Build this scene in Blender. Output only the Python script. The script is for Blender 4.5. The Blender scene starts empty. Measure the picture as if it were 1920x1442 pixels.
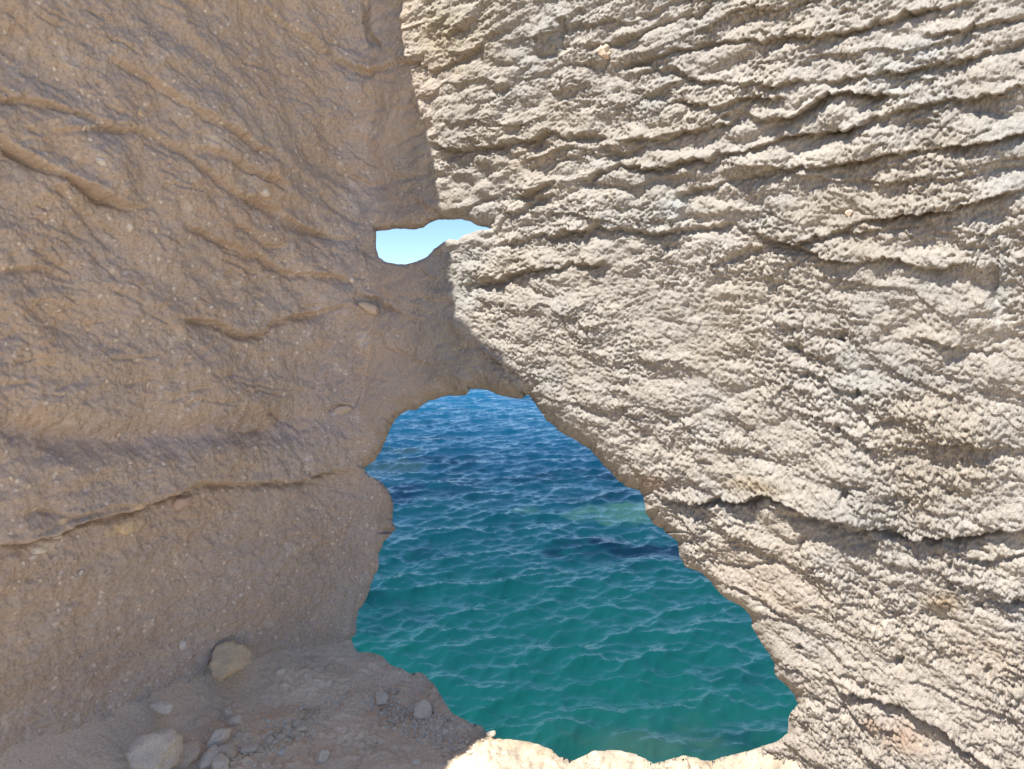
import bpy, bmesh, math, random
import numpy as np

random.seed(7)
RNG = np.random.default_rng(11)
SC = bpy.context.scene
COL = SC.collection

# ------------------------------------------------------------------ camera, sky, sun, exposure
CAM_H, PITCH, FPX = 0.97, math.radians(6.0), 1371.0
cam_d = bpy.data.cameras.new('camera')
cam = bpy.data.objects.new('camera', cam_d); COL.objects.link(cam)
cam.location = (0, 0, CAM_H); cam.rotation_euler = (math.pi / 2 - PITCH, 0, 0)
cam_d.sensor_fit = 'HORIZONTAL'; cam_d.sensor_width = 36.0; cam_d.lens = 36.0 * FPX / 1920.0
cam_d.clip_start = 0.02; cam_d.clip_end = 30000
SC.camera = cam

SUN_EL = math.radians(62.0)
SUN_H = np.array([-0.85, -0.53]); SUN_H /= np.linalg.norm(SUN_H)
SUN = np.array([SUN_H[0] * math.cos(SUN_EL), SUN_H[1] * math.cos(SUN_EL), math.sin(SUN_EL)])

world = bpy.data.worlds.new('World'); SC.world = world; world.use_nodes = True
wn, wl = world.node_tree.nodes, world.node_tree.links
bg = wn['Background']
sky = wn.new('ShaderNodeTexSky'); sky.sky_type = 'NISHITA'; sky.sun_disc = False
sky.sun_elevation = SUN_EL
sky.sun_rotation = math.atan2(SUN_H[0], SUN_H[1])
sky.air_density = 0.75; sky.dust_density = 0.0; sky.ozone_density = 6.0
wl.new(sky.outputs[0], bg.inputs['Color'])
bg.inputs['Strength'].default_value = 0.104

from mathutils import Vector
sd = bpy.data.lights.new('sun', 'SUN'); sd.energy = 4.9; sd.angle = math.radians(0.4); sd.color = (1.0, 0.972, 0.93)
so = bpy.data.objects.new('sun', sd); COL.objects.link(so)
so.rotation_euler = Vector(SUN.tolist()).to_track_quat('Z', 'Y').to_euler(); so.location = (-8, -6, 14)

SC.view_settings.view_transform = 'Standard'; SC.view_settings.look = 'None'
SC.view_settings.gamma = 1.0; SC.view_settings.use_curve_mapping = False
SC.view_settings.exposure = 0.98
SC.render.engine = 'CYCLES'
SC.cycles.max_bounces = 8; SC.cycles.diffuse_bounces = 5

# ------------------------------------------------------------------ the frame the plan is drawn in
EYE = np.array([0, 0, CAM_H])
RV = np.array([1.0, 0, 0]); FV = np.array([0, math.cos(PITCH), -math.sin(PITCH)]); UV = np.array([0, math.sin(PITCH), math.cos(PITCH)])
def project(P):
    d = P - EYE; w = d @ FV; w = np.where(np.abs(w) < 1e-3, 1e-3, w)
    return 960 + FPX * (d @ RV) / w, 721 - FPX * (d @ UV) / w, w
def ray(px, py):
    return RV * ((px - 960) / FPX) + UV * (-(py - 721) / FPX) + FV

CORNER = np.array([-0.42, 2.2])
DL = np.array([-0.50, -0.866]); DL /= np.linalg.norm(DL)          # left face runs this way from the corner
DR = np.array([0.78, -0.62]); DR /= np.linalg.norm(DR)           # right face
NL = np.array([-DL[1], DL[0]]); NR = np.array([DR[1], -DR[0]])     # outward normals

# ------------------------------------------------------------------ noise
def _hash(ix, iy, seed):
    h = (ix.astype(np.int64) * 374761393 + iy.astype(np.int64) * 668265263 + seed * 974634361) & 0xFFFFFFFF
    h = ((h ^ (h >> 13)) * 1274126177) & 0xFFFFFFFF
    return (h ^ (h >> 16)) & 0xFFFFFFFF
def perlin(x, y, seed=0):
    x0 = np.floor(x); y0 = np.floor(y); fx = x - x0; fy = y - y0
    x0 = x0.astype(np.int64); y0 = y0.astype(np.int64)
    u = fx * fx * fx * (fx * (fx * 6 - 15) + 10); v = fy * fy * fy * (fy * (fy * 6 - 15) + 10)
    def g(ix, iy, dx, dy):
        a = _hash(ix, iy, seed).astype(np.float32) * np.float32(2 * math.pi / 4294967296.0)
        return np.cos(a) * dx + np.sin(a) * dy
    a = g(x0, y0, fx, fy); b = g(x0 + 1, y0, fx - 1, fy)
    c = g(x0, y0 + 1, fx, fy - 1); d = g(x0 + 1, y0 + 1, fx - 1, fy - 1)
    return ((a + (b - a) * u) + ((c + (d - c) * u) - (a + (b - a) * u)) * v) * 1.5
def fbm(x, y, octs=4, seed=0, gain=0.5):
    s = 0; a = 1.0
    for o in range(octs):
        s = s + a * perlin(x * 2 ** o + 13.7 * o, y * 2 ** o - 7.3 * o, seed + o); a *= gain
    return s
def billow(x, y, octs=4, seed=0, gain=0.5):
    s = 0; a = 1.0
    for o in range(octs):
        s = s + a * (np.abs(perlin(x * 2 ** o + 13.7 * o, y * 2 ** o - 7.3 * o, seed + o)) * 2 - 0.55); a *= gain
    return s
def worley(x, y, seed=0):
    ix = np.floor(x).astype(np.int64); iy = np.floor(y).astype(np.int64)
    f1 = np.full(x.shape, 9.0); f2 = np.full(x.shape, 9.0); idv = np.zeros(x.shape)
    for dx in (-1, 0, 1):
        for dy in (-1, 0, 1):
            cx, cy = ix + dx, iy + dy
            h = _hash(cx, cy, seed)
            ox = (h & 0xFFFF) / 65536.0; oy = ((h >> 16) & 0xFFFF) / 65536.0
            d = np.hypot(cx + ox - x, cy + oy - y)
            near = d < f1
            f2 = np.where(near, f1, np.minimum(f2, d)); idv = np.where(near, (h % 997) / 997.0, idv); f1 = np.where(near, d, f1)
    return f1, f2, idv
def sstep(a, b, x):
    t = np.clip((x - a) / (b - a), 0, 1); return t * t * (3 - 2 * t)

# ------------------------------------------------------------------ plans traced on the rock (outline of the two openings, ledges, cracks)
HOLE_TOP = [(705,433),(705,461),(710,482),(722,491),(743,495),(759,497),(771,493),(789,488),(801,482),(814,467),(829,455),(841,449),(853,450),
  (858,451),(865,444),(884,436),(905,431),(922,430),(914,427),(893,423),(881,416),(868,412),(844,411),(823,412),(810,416),(795,426),(777,431),(753,429),(728,431)]
HOLE_LOW = [(736,796),(749,778),(762,770),(780,769),(795,757),(820,747),(844,740),(862,744),(875,740),(882,731),(899,728),(914,731),(932,740),(951,744),
  (969,747),(980,748),(984,741),(992,740),(1000,750),(1012,772),(1027,790),(1060,816),(1085,828),(1110,846),(1130,871),(1160,901),(1175,913),(1197,918),
  (1207,931),(1210,961),(1225,981),(1250,998),(1270,1016),(1275,1046),(1285,1063),(1320,1076),(1340,1101),(1360,1121),(1390,1136),(1407,1156),(1412,1181),
  (1425,1201),(1442,1226),(1452,1241),(1452,1263),(1465,1278),(1490,1301),(1495,1321),(1477,1346),(1477,1376),(1455,1391),(1420,1403),(1390,1411),(1360,1418),
  (1330,1428),(1305,1421),(1280,1416),(1250,1426),(1225,1431),(1205,1421),(1180,1411),(1155,1406),(1110,1408),(1095,1418),(1075,1425),(1050,1421),(1035,1406),
  (1010,1396),(980,1388),(943,1386),(927,1382),(914,1373),(901,1362),(880,1354),(860,1345),(844,1332),(828,1307),(818,1289),(802,1271),(789,1261),(766,1261),
  (750,1253),(729,1245),(719,1232),(698,1224),(672,1222),(662,1211),(659,1198),(667,1185),(671,1146),(682,1133),(690,1116),(697,1091),(710,1066),(710,1041),
  (720,1016),(742,991),(735,976),(737,956),(735,931),(720,908),(700,896),(685,886),(682,878),(700,866),(715,846),(725,821),(735,796)]

X0, Y0, STEP, NX, NY = -260, -260, 2.0, 1220, 985          # raster that carries the plans, 2 units a cell
GX, GY = np.meshgrid(X0 + STEP * np.arange(NX), Y0 + STEP * np.arange(NY))
def sample(R, px, py):
    fx = np.clip((px - X0) / STEP, 0, NX - 1.001); fy = np.clip((py - Y0) / STEP, 0, NY - 1.001)
    ix = fx.astype(np.int64); iy = fy.astype(np.int64); fx = fx - ix; fy = fy - iy
    return (R[iy, ix] * (1 - fx) + R[iy, ix + 1] * fx) * (1 - fy) + (R[iy + 1, ix] * (1 - fx) + R[iy + 1, ix + 1] * fx) * fy
def seg_dist(px, py, a, b):
    ax, ay = a; bx, by = b; vx, vy = bx - ax, by - ay; L = max(vx * vx + vy * vy, 1e-9)
    t = np.clip(((px - ax) * vx + (py - ay) * vy) / L, 0, 1)
    qx, qy = px - ax - t * vx, py - ay - t * vy
    return np.hypot(qx, qy), (vx * qy - vy * qx), t, math.sqrt(L)
def polygon_sdf(pts):
    d = np.full(GX.shape, 1e9); inside = np.zeros(GX.shape, bool); n = len(pts)
    for i in range(n):
        a, b = pts[i], pts[(i + 1) % n]
        if a == b: continue
        d = np.minimum(d, seg_dist(GX, GY, a, b)[0])
        if a[1] != b[1]:
            c = ((a[1] > GY) != (b[1] > GY)) & (GX < (b[0] - a[0]) * (GY - a[1]) / (b[1] - a[1]) + a[0])
            inside ^= c
    return np.where(inside, -d, d)
SDF_T = polygon_sdf(HOLE_TOP); SDF_L = polygon_sdf(HOLE_LOW)
SDF_T += 1.6 * fbm(GX / 17, GY / 17, 3, 91); SDF_L += 2.0 * fbm(GX / 19, GY / 19, 3, 92)
SDF = np.minimum(SDF_T, SDF_L)
SGY, SGX = np.gradient(SDF, STEP)
SG = np.hypot(SGX, SGY) + 1e-6; SGX /= SG; SGY /= SG

def trace(R, pts, lip, drop, wl, wb, soft=3.0, wob=0.0):
    """ledge: swells by lip towards the line from above, then falls back by drop below it and eases out again (metres; widths in raster units)"""
    pts = [tuple(p) for p in pts]
    m = 4.5 * max(wl, wb)
    xs = [p[0] for p in pts]; ys = [p[1] for p in pts]
    i0 = int(max(0, (min(xs) - m - X0) // STEP)); i1 = int(min(NX, (max(xs) + m - X0) // STEP + 1))
    j0 = int(max(0, (min(ys) - m - Y0) // STEP)); j1 = int(min(NY, (max(ys) + m - Y0) // STEP + 1))
    if i1 <= i0 or j1 <= j0: return
    x, y = GX[j0:j1, i0:i1], GY[j0:j1, i0:i1]
    best = np.full(x.shape, 1e9); sign = np.ones(x.shape); along = np.zeros(x.shape); acc = 0.0
    for a, b in zip(pts[:-1], pts[1:]):
        d, cr, t, L = seg_dist(x, y, a, b)
        near = d < best - 1e-6
        best = np.where(near, d, best); sign = np.where(near, np.sign(cr), sign); along = np.where(near, acc + t * L, along); acc += L
    # segments run left to right: the cross product is positive below the line
    n = best * sign
    k = sstep(0, min(60, acc * .3), along) * sstep(0, min(60, acc * .3), acc - along)
    k = k * np.clip(0.85 + 0.9 * perlin(along / 80, along * 0 + pts[0][1] * .37, 5), .15, 1.5)
    up = lip * np.exp(-np.maximum(-n, 0) / wl); dn = -drop * np.exp(-np.maximum(n, 0) / wb)
    s = sstep(-soft, soft, n)
    R[j0:j1, i0:i1] += k * (up * (1 - s) * (n < soft) + dn * s)
def crack(R, pts, depth, w):
    pts = [tuple(p) for p in pts]; m = 4 * w
    xs = [p[0] for p in pts]; ys = [p[1] for p in pts]
    i0 = int(max(0, (min(xs) - m - X0) // STEP)); i1 = int(min(NX, (max(xs) + m - X0) // STEP + 1))
    j0 = int(max(0, (min(ys) - m - Y0) // STEP)); j1 = int(min(NY, (max(ys) + m - Y0) // STEP + 1))
    x, y = GX[j0:j1, i0:i1], GY[j0:j1, i0:i1]
    best = np.full(x.shape, 1e9); along = np.zeros(x.shape); acc = 0.0
    for a, b in zip(pts[:-1], pts[1:]):
        d, cr, t, L = seg_dist(x, y, a, b); near = d < best
        along = np.where(near, acc + t * L, along); best = np.where(near, d, best); acc += L
    k = sstep(0, acc * .25, along) * sstep(0, acc * .25, acc - along)
    R[j0:j1, i0:i1] -= depth * k * np.exp(-(best / w) ** 2)

RL = np.zeros(GX.shape); RR = np.zeros(GX.shape)        # relief of the two faces, metres
LEFT_LEDGES = [
 ([(-60,235),(0,262),(60,300),(120,330),(165,352),(200,372),(240,385),(290,388)], .022,.022,55,24,5),
 ([(-40,180),(50,186),(100,200),(165,215),(200,240),(250,255)], .010,.010,40,20,7),
 ([(75,245),(150,240),(250,245),(300,260),(340,285),(370,310),(400,330),(435,360),(480,380),(520,405),(550,425),(590,435),(640,450)], .009,.009,30,12,4),
 ([(180,95),(230,120),(280,145),(310,175),(350,200),(380,220),(415,235),(450,255),(480,280),(530,300)], .010,.010,34,14,4),
 ([(350,270),(410,290),(450,310),(480,325),(520,340),(560,345)], .009,.008,26,11,3),
 ([(440,355),(480,372),(520,395),(560,420),(610,438),(690,448)], .010,.012,26,13,4),
 ([(340,405),(380,435),(425,455),(460,470),(495,480),(510,495),(540,510),(600,515),(650,522),(690,512)], .013,.013,30,12,4),
 ([(430,415),(470,432),(500,455),(540,462)], .010,.010,20,10,4),
 ([(612,552),(625,562),(670,552),(710,560),(750,585),(780,600)], .010,.010,24,12,4),
 ([(330,588),(370,598),(415,605),(450,625),(480,632),(500,627),(515,610),(550,595),(600,585),(650,570),(668,565)], .014,.016,34,18,5),
 ([(655,300),(670,325),(695,343),(728,340)], .010,.008,16,8,3),
 ([(620,100),(650,115),(680,133),(705,130),(730,122),(772,118)], .014,.010,22,10,3),
 ([(480,0),(530,30),(565,55),(600,85),(625,102)], .006,.006,20,8,3),
 ([(595,350),(620,375),(645,400),(690,420)], .006,.007,18,8,3),
 ([(-40,1024),(50,1011),(100,1001),(150,976),(210,966),(260,956),(300,936),(340,924),(375,906),(425,908),(500,906),(575,901),(610,886),(690,880)], .040,.014,32,14,3),
 ([(0,960),(70,955),(130,962),(190,950),(250,945),(300,940)], .005,.005,16,8,3),
 ([(465,811),(490,814),(515,803)], .006,.008,12,6,3),
 ([(-40,500),(30,505),(80,498),(130,515),(170,520)], .006,.006,40,20,8),
 ([(60,330),(110,350),(150,390),(190,410),(240,440),(260,470)], .004,.005,30,18,7),
 ([(700,640),(760,660),(830,655),(880,670)], .006,.006,26,14,6),
 ([(730,470),(780,500),(830,515),(850,520)], .008,.010,22,12,4),
]
def under(R, pts, depth, w):
    crack(R, [(x - .5, y + 4.5) for x, y in pts], depth, w)
for a in LEFT_LEDGES:
    p, lip, dr, wl_, wb_, so_ = a
    trace(RL, p, lip * .5, dr * .9, wl_ * 2.0, wb_ * 1.2, min(so_, 3.5)); under(RL, p, .42 * dr + .002, 5.5)
crack(RL, [(685,-20),(687,40),(695,70),(715,92),(735,96)], .016, 5)
crack(RL, [(655,558),(675,566),(700,568),(716,588)], .010, 4)
crack(RL, [(615,776),(640,762),(663,766)], .010, 4)
crack(RL, [(55,1005),(110,975),(180,958)], .005, 3); crack(RL, [(100,1003),(150,985),(180,975)], .005, 3)
crack(RL, [(270,944),(300,930),(330,925)], .008, 4); crack(RL, [(265,1012),(275,995),(282,988)], .006, 3)
crack(RL, [(600,90),(640,130),(690,160)], .004, 3); crack(RL, [(480,165),(520,205),(540,235)], .004, 3)
crack(RL, [(570,887),(600,893),(635,884)], .010, 4)
crack(RL, [(-60,800),(100,825),(260,826),(420,812),(540,795),(680,782)], .028, 32)     # wide dusty hollow
crack(RL, [(-60,330),(80,390),(180,430),(300,480)], .012, 45)
for _ in range(130):                                                                    # hairline cracks along the bedding
    x, y = RNG.uniform(-20, 680), RNG.uniform(-20, 780); an = math.radians(RNG.uniform(15, 50)) if y < 560 else math.radians(RNG.uniform(-25, 20))
    L = RNG.uniform(30, 110); b = RNG.uniform(-.25, .25)
    crack(RL, [(x + L * t * math.cos(an + b * t) , y + L * t * math.sin(an + b * t)) for t in np.linspace(0, 1, 5)], RNG.uniform(.002, .006), RNG.uniform(2.2, 3.2))

RIGHT_LEDGES = [
 ([(720,122),(765,117),(820,130),(860,115),(950,55),(1010,30)], .010,.012,30,10,2.5),
 ([(790,70),(850,62),(900,35),(960,10)], .008,.008,24,10,2.5),
 ([(785,262),(840,277),(880,280),(930,270),(980,264),(1030,250),(1100,250),(1160,255)], .016,.022,60,16,2.5),
 ([(1150,262),(1210,256),(1240,262),(1285,245),(1390,226),(1425,230)], .012,.016,30,12,2.5),
 ([(940,375),(1035,342),(1105,331),(1160,311),(1240,315),(1285,300),(1375,285),(1435,270),(1510,250),(1600,235),(1635,225),(1710,200),(1810,183),(1960,148)], .016,.024,36,14,2.5),
 ([(1370,212),(1420,220),(1490,216),(1520,196),(1560,172),(1640,172),(1700,178)], .018,.028,40,14,2.5),
 ([(1255,374),(1300,350),(1340,345),(1410,330),(1485,315),(1560,305),(1640,295),(1760,272),(1850,258),(1960,235)], .014,.024,30,13,2.5),
 ([(900,466),(960,452),(1010,440),(1080,435),(1125,420),(1185,430),(1240,437),(1300,425),(1360,420),(1400,425)], .014,.018,34,12,2.5),
 ([(1390,420),(1440,440),(1490,458),(1555,442),(1600,415),(1660,405),(1720,397),(1760,385),(1835,368),(1960,340)], .018,.026,40,14,2.5),
 ([(1300,503),(1360,487),(1395,470),(1450,456)], .008,.012,24,10,2.5),
 ([(1440,456),(1535,472),(1600,487),(1660,478),(1720,492),(1775,494),(1830,480)], .014,.018,26,12,2.5),
 ([(840,528),(900,526),(940,520),(985,500),(1040,498),(1080,495),(1120,490),(1160,478)], .014,.020,34,12,2.5),
 ([(905,432),(930,428),(945,405),(1000,378),(1040,362)], .014,.020,26,10,2.5),
 ([(1070,92),(1125,85),(1175,65),(1235,45),(1300,20),(1360,-5)], .010,.015,30,11,2.5),
 ([(1125,122),(1190,115),(1260,95),(1310,90),(1360,75),(1435,75),(1460,68),(1535,65),(1605,55),(1660,40),(1700,22),(1770,15),(1850,-8)], .013,.018,30,12,2.5),
 ([(1185,140),(1260,128),(1330,150),(1400,155),(1480,150),(1575,150),(1625,135),(1685,130),(1785,118),(1830,108),(1960,60)], .010,.014,28,11,2.5),
 ([(1250,196),(1310,188),(1345,200),(1400,185),(1440,178),(1500,180)], .010,.013,24,10,2.5),
 ([(1700,70),(1760,60),(1830,48),(1960,20)], .010,.013,24,10,2.5),
 ([(1560,405),(1600,440),(1650,432),(1700,430),(1740,455)], .007,.009,20,9,2.5),
 ([(1650,340),(1760,330),(1850,310),(1960,300)], .006,.009,26,10,2.5),
 ([(960,310),(1040,300),(1110,285),(1180,290)], .005,.008,24,10,2.5),
 ([(1190,912),(1215,920),(1260,937),(1310,938),(1375,936),(1435,926),(1480,941),(1525,956),(1580,966),(1625,977),(1660,992),(1700,1003),(1750,1008),(1800,1005),(1860,995),(1960,978)], .016, .024,60,18,2.5),
 ([(1430,944),(1485,970),(1540,970),(1590,990),(1625,1004),(1670,1030)], .008,.014,20,10,2.5),
 ([(1770,1040),(1830,1052),(1880,1045),(1960,1030)], .010,.016,30,12,2.5),
 ([(1525,1262),(1585,1286),(1650,1296),(1700,1313),(1735,1334),(1770,1353),(1810,1384),(1850,1408),(1880,1424),(1960,1440)], .014,.026,34,14,2.5),
 ([(1545,1248),(1600,1262),(1640,1275),(1690,1285)], .006,.010,18,8,2.5),
 ([(1540,1335),(1590,1320),(1620,1350),(1660,1372)], .008,.012,18,9,2.5),
 ([(1440,1235),(1500,1250),(1530,1285)], .007,.010,18,8,2.5),
 ([(1840,1115),(1880,1130),(1960,1120)], .008,.014,24,10,2.5),
 ([(1460,640),(1500,645),(1535,665)], .008,.012,22,9,2.5),
 ([(1480,690),(1540,710),(1600,735),(1640,720)], .006,.010,26,10,2.5),
 ([(1590,760),(1640,790),(1700,775)], .008,.012,22,9,2.5),
 ([(1700,620),(1780,640),(1850,655),(1900,650)], .009,.013,26,10,2.5),
 ([(1710,800),(1760,825),(1820,820),(1880,850)], .009,.013,26,10,2.5),
 ([(900,650),(935,680),(965,715),(1000,760)], .010,.012,22,10,2.5),
 ([(990,735),(1040,770),(1080,800),(1130,850)], .008,.010,18,9,2.5),
 ([(1270,1040),(1340,1055),(1420,1060),(1490,1020)], .006,.009,22,10,2.5),
 ([(1320,1080),(1400,1110),(1480,1160),(1540,1200)], .006,.010,22,10,2.5),
]
for a in RIGHT_LEDGES:
    p, lip, dr, wl_, wb_, so_ = a
    trace(RR, p, lip * .95, dr * .78, wl_ * 1.25, wb_ * 1.15, so_); under(RR, p, .30 * dr, 4.2)
for a in (RIGHT_LEDGES[21][0], RIGHT_LEDGES[24][0]): crack(RR, [(x, y + 6) for x, y in a], .020, 5)
crack(RR, [(1048,30),(1053,60),(1052,98)], .020, 4)
crack(RR, [(1120,130),(1132,112),(1128,95)], .012, 5)
crack(RR, [(1268,330),(1262,360),(1285,385),(1270,430)], .016, 14)
crack(RR, [(1875,470),(1868,540),(1880,590)], .016, 12)
crack(RR, [(1490,1050),(1500,1020),(1515,1015)], .014, 5)
crack(RR, [(1700,1120),(1760,1150),(1790,1180)], .010, 20)
for (x, y, w) in [(1690,1233,8),(1850,1260,9),(1500,1215,7),(1835,1140,9),(1905,1122,9),(1585,920,10),(1612,735,7),(1780,920,8),(1580,630,7)]:
    crack(RR, [(x - 9, y - 3), (x, y + 1), (x + 8, y + 2)], .016, w * .8)

# ------------------------------------------------------------------ mesh helpers
def make_obj(name, me, mats=(), parent=None, **props):
    o = bpy.data.objects.new(name, me); COL.objects.link(o)
    if me is not None:
        for m in mats: me.materials.append(m)
    if parent is not None: o.parent = parent
    for k, v in props.items(): o[k] = v
    return o
def mesh_from(name, V, F, smooth=True, tint=None):
    me = bpy.data.meshes.new(name)
    V = np.ascontiguousarray(V, np.float32); F = np.ascontiguousarray(F, np.int32)
    k = F.shape[1]
    me.vertices.add(len(V)); me.vertices.foreach_set('co', V.ravel())
    me.loops.add(F.size); me.loops.foreach_set('vertex_index', F.ravel())
    me.polygons.add(len(F)); me.polygons.foreach_set('loop_start', np.arange(0, F.size, k, dtype=np.int32))
    try: me.polygons.foreach_set('loop_total', np.full(len(F), k, np.int32))
    except Exception: pass
    me.polygons.foreach_set('use_smooth', np.full(len(F), smooth))
    if tint is not None:
        at = me.attributes.new('tint', 'FLOAT_COLOR', 'POINT')
        c = np.ones((len(V), 4), np.float32); c[:, :tint.shape[1]] = tint
        at.data.foreach_set('color', c.ravel())
    me.update(calc_edges=True)
    return me

def cut_and_line(P, shape, px, py, depth_m, spread, tint, keep=None):
    """P (rows*cols,3) grid; take out the openings, lay the rims on the traced outline and line them back into the rock."""
    nr, nc = shape
    idx = np.arange(nr * nc).reshape(nr, nc)
    Q = np.stack([idx[:-1, :-1], idx[:-1, 1:], idx[1:, 1:], idx[1:, :-1]], -1).reshape(-1, 4)
    d = sample(SDF, px, py)
    front = ((P - EYE) @ FV) > 0.3
    d = np.where(front, d, 999)
    ok = (d[Q] >= 0).all(1)
    if keep is not None: ok &= keep[Q].all(1)
    F = Q[ok]
    E = np.concatenate([F[:, [0, 1]], F[:, [1, 2]], F[:, [2, 3]], F[:, [3, 0]]])
    key = np.minimum(E[:, 0], E[:, 1]).astype(np.int64) * (nr * nc) + np.maximum(E[:, 0], E[:, 1])
    u, inv, cnt = np.unique(key, return_inverse=True, return_counts=True)
    B = E[cnt[inv] == 1]
    B = B[(d[B] < 6).all(1)]
    if len(B) == 0: return P, F, tint
    bv = np.unique(B)
    gx = sample(SGX, px[bv], py[bv]); gy = sample(SGY, px[bv], py[bv]); dist = (P[bv] - EYE) @ FV
    P = P.copy()
    P[bv] += (-(np.clip(d[bv], 0, 4) * gx) * dist / FPX)[:, None] * RV + ((np.clip(d[bv], 0, 4) * gy) * dist / FPX)[:, None] * UV
    back = P[bv] - EYE; back /= np.linalg.norm(back, axis=1)[:, None]
    lat = gx[:, None] * RV - gy[:, None] * UV
    rings = [0.012, 0.03, 0.06, 0.1, 0.16, 0.25, 0.36]
    allP = [P]; T = [tint]; prev = np.full(nr * nc, -1); prev[bv] = bv; base = nr * nc; Fs = [F]
    for k, r in enumerate(rings):
        r *= depth_m / 0.36
        s_ = P[bv]
        wob = 0.25 * r * fbm(s_[:, 0] * 9 + 3 * k * .2, s_[:, 2] * 9, 3, 40)
        allP.append(P[bv] + back * r + lat * (spread * r + np.maximum(wob, -spread * r * .5))[:, None]); T.append(tint[bv])
        cur = np.full(nr * nc, -1); cur[bv] = base + np.arange(len(bv)); base += len(bv)
        Fs.append(np.stack([prev[B[:, 1]], prev[B[:, 0]], cur[B[:, 0]], cur[B[:, 1]]], 1)); prev = cur
    return np.concatenate(allP), np.concatenate(Fs), np.concatenate(T)

def rim_push(px, py, P):
    """rock rounds away behind the rim of each opening"""
    dt = np.maximum(sample(SDF_T, px, py), 0); dl = np.maximum(sample(SDF_L, px, py), 0)
    gy = sample(SGY, px, py); gx = sample(SGX, px, py)
    R = 12 + 26 * np.clip(-gy, 0, 1) * (py < 1000) + 12 * np.clip(gx, 0, 1)
    R = np.where(dt < dl, 8 + 22 * np.clip(-gy, 0, 1), R)
    d = np.minimum(dt, dl)
    q = np.clip(1 - d / R, 0, 1)
    m = R * 0.0014 * 1.5 * (1 - np.sqrt(np.clip(1 - (q * .985) ** 2, 0, 1)))
    back = P - EYE; back /= np.linalg.norm(back, axis=1)[:, None] + 1e-9
    return P + back * m[:, None], d

# ------------------------------------------------------------------ shadow-casting crest of the left face, found from where the shade ends
EDGE = [(757,-30),(757,0),(759,60),(767,125),(778,200),(795,250),(808,310),(818,360),(824,400),(840,480),(850,530),(850,580),(866,620),(893,642),(920,656),(938,682),(962,712),(990,742)]
FLOOR_EDGE = [(912,1376),(862,1410),(812,1446)]
crest = []
for (x, y) in EDGE:
    r_ = ray(x, y); n3 = np.array([NR[0], NR[1], 0]); t = ((np.array([*CORNER, 0]) - EYE) @ n3) / (r_ @ n3); crest.append(EYE + r_ * t)
for (x, y) in FLOOR_EDGE:
    r_ = ray(x, y); crest.append(EYE + r_ * ((0.02 - CAM_H) / r_[2]))
cw, cz = [], []
for p in crest:
    n3 = np.array([NL[0], NL[1], 0]); rel = p - np.array([*CORNER, 0])
    k = -(rel @ n3) / (SUN @ n3); q = p + SUN * k
    cw.append((q - np.array([*CORNER, 0]))[:2] @ DL); cz.append(q[2])
o_ = np.argsort(cw); cw = np.array(cw)[o_]; cz = np.array(cz)[o_]
print('crest', [(round(a, 2), round(b, 2)) for a, b in zip(cw, cz)])
def crest_z(w):
    return np.interp(w, np.concatenate([[cw[0] - .4], cw, [cw[-1] + .3, cw[-1] + 1.0]]), np.concatenate([[cz[0] - .15], cz, [cz[-1] - .1, .5]]))

# ------------------------------------------------------------------ materials
def new_mat(name):
    m = bpy.data.materials.new(name); m.use_nodes = True
    nt = m.node_tree; b = nt.nodes['Principled BSDF']; return m, nt, b
def N(nt, t, **kw):
    n = nt.nodes.new(t)
    for k, v in kw.items():
        if hasattr(n, k): setattr(n, k, v)
        else: n.inputs[k].default_value = v
    return n
def ramp(nt, fac, stops):
    r = nt.nodes.new('ShaderNodeValToRGB'); els = r.color_ramp.elements
    while len(els) < len(stops): els.new(0.5)
    for e, (p, c) in zip(els, stops): e.position = p; e.color = c if len(c) == 4 else (*c, 1)
    nt.links.new(fac, r.inputs[0]); return r
def mixc(nt, a, b, fac, mode='MIX'):
    m = nt.nodes.new('ShaderNodeMix'); m.data_type = 'RGBA'; m.blend_type = mode
    for s, v in ((m.inputs[6], a), (m.inputs[7], b), (m.inputs[0], fac)):
        if hasattr(v, 'is_linked'): nt.links.new(v, s)
        elif isinstance(v, (int, float)): s.default_value = v
        else: s.default_value = (*v, 1)
    return m.outputs[2]

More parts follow.
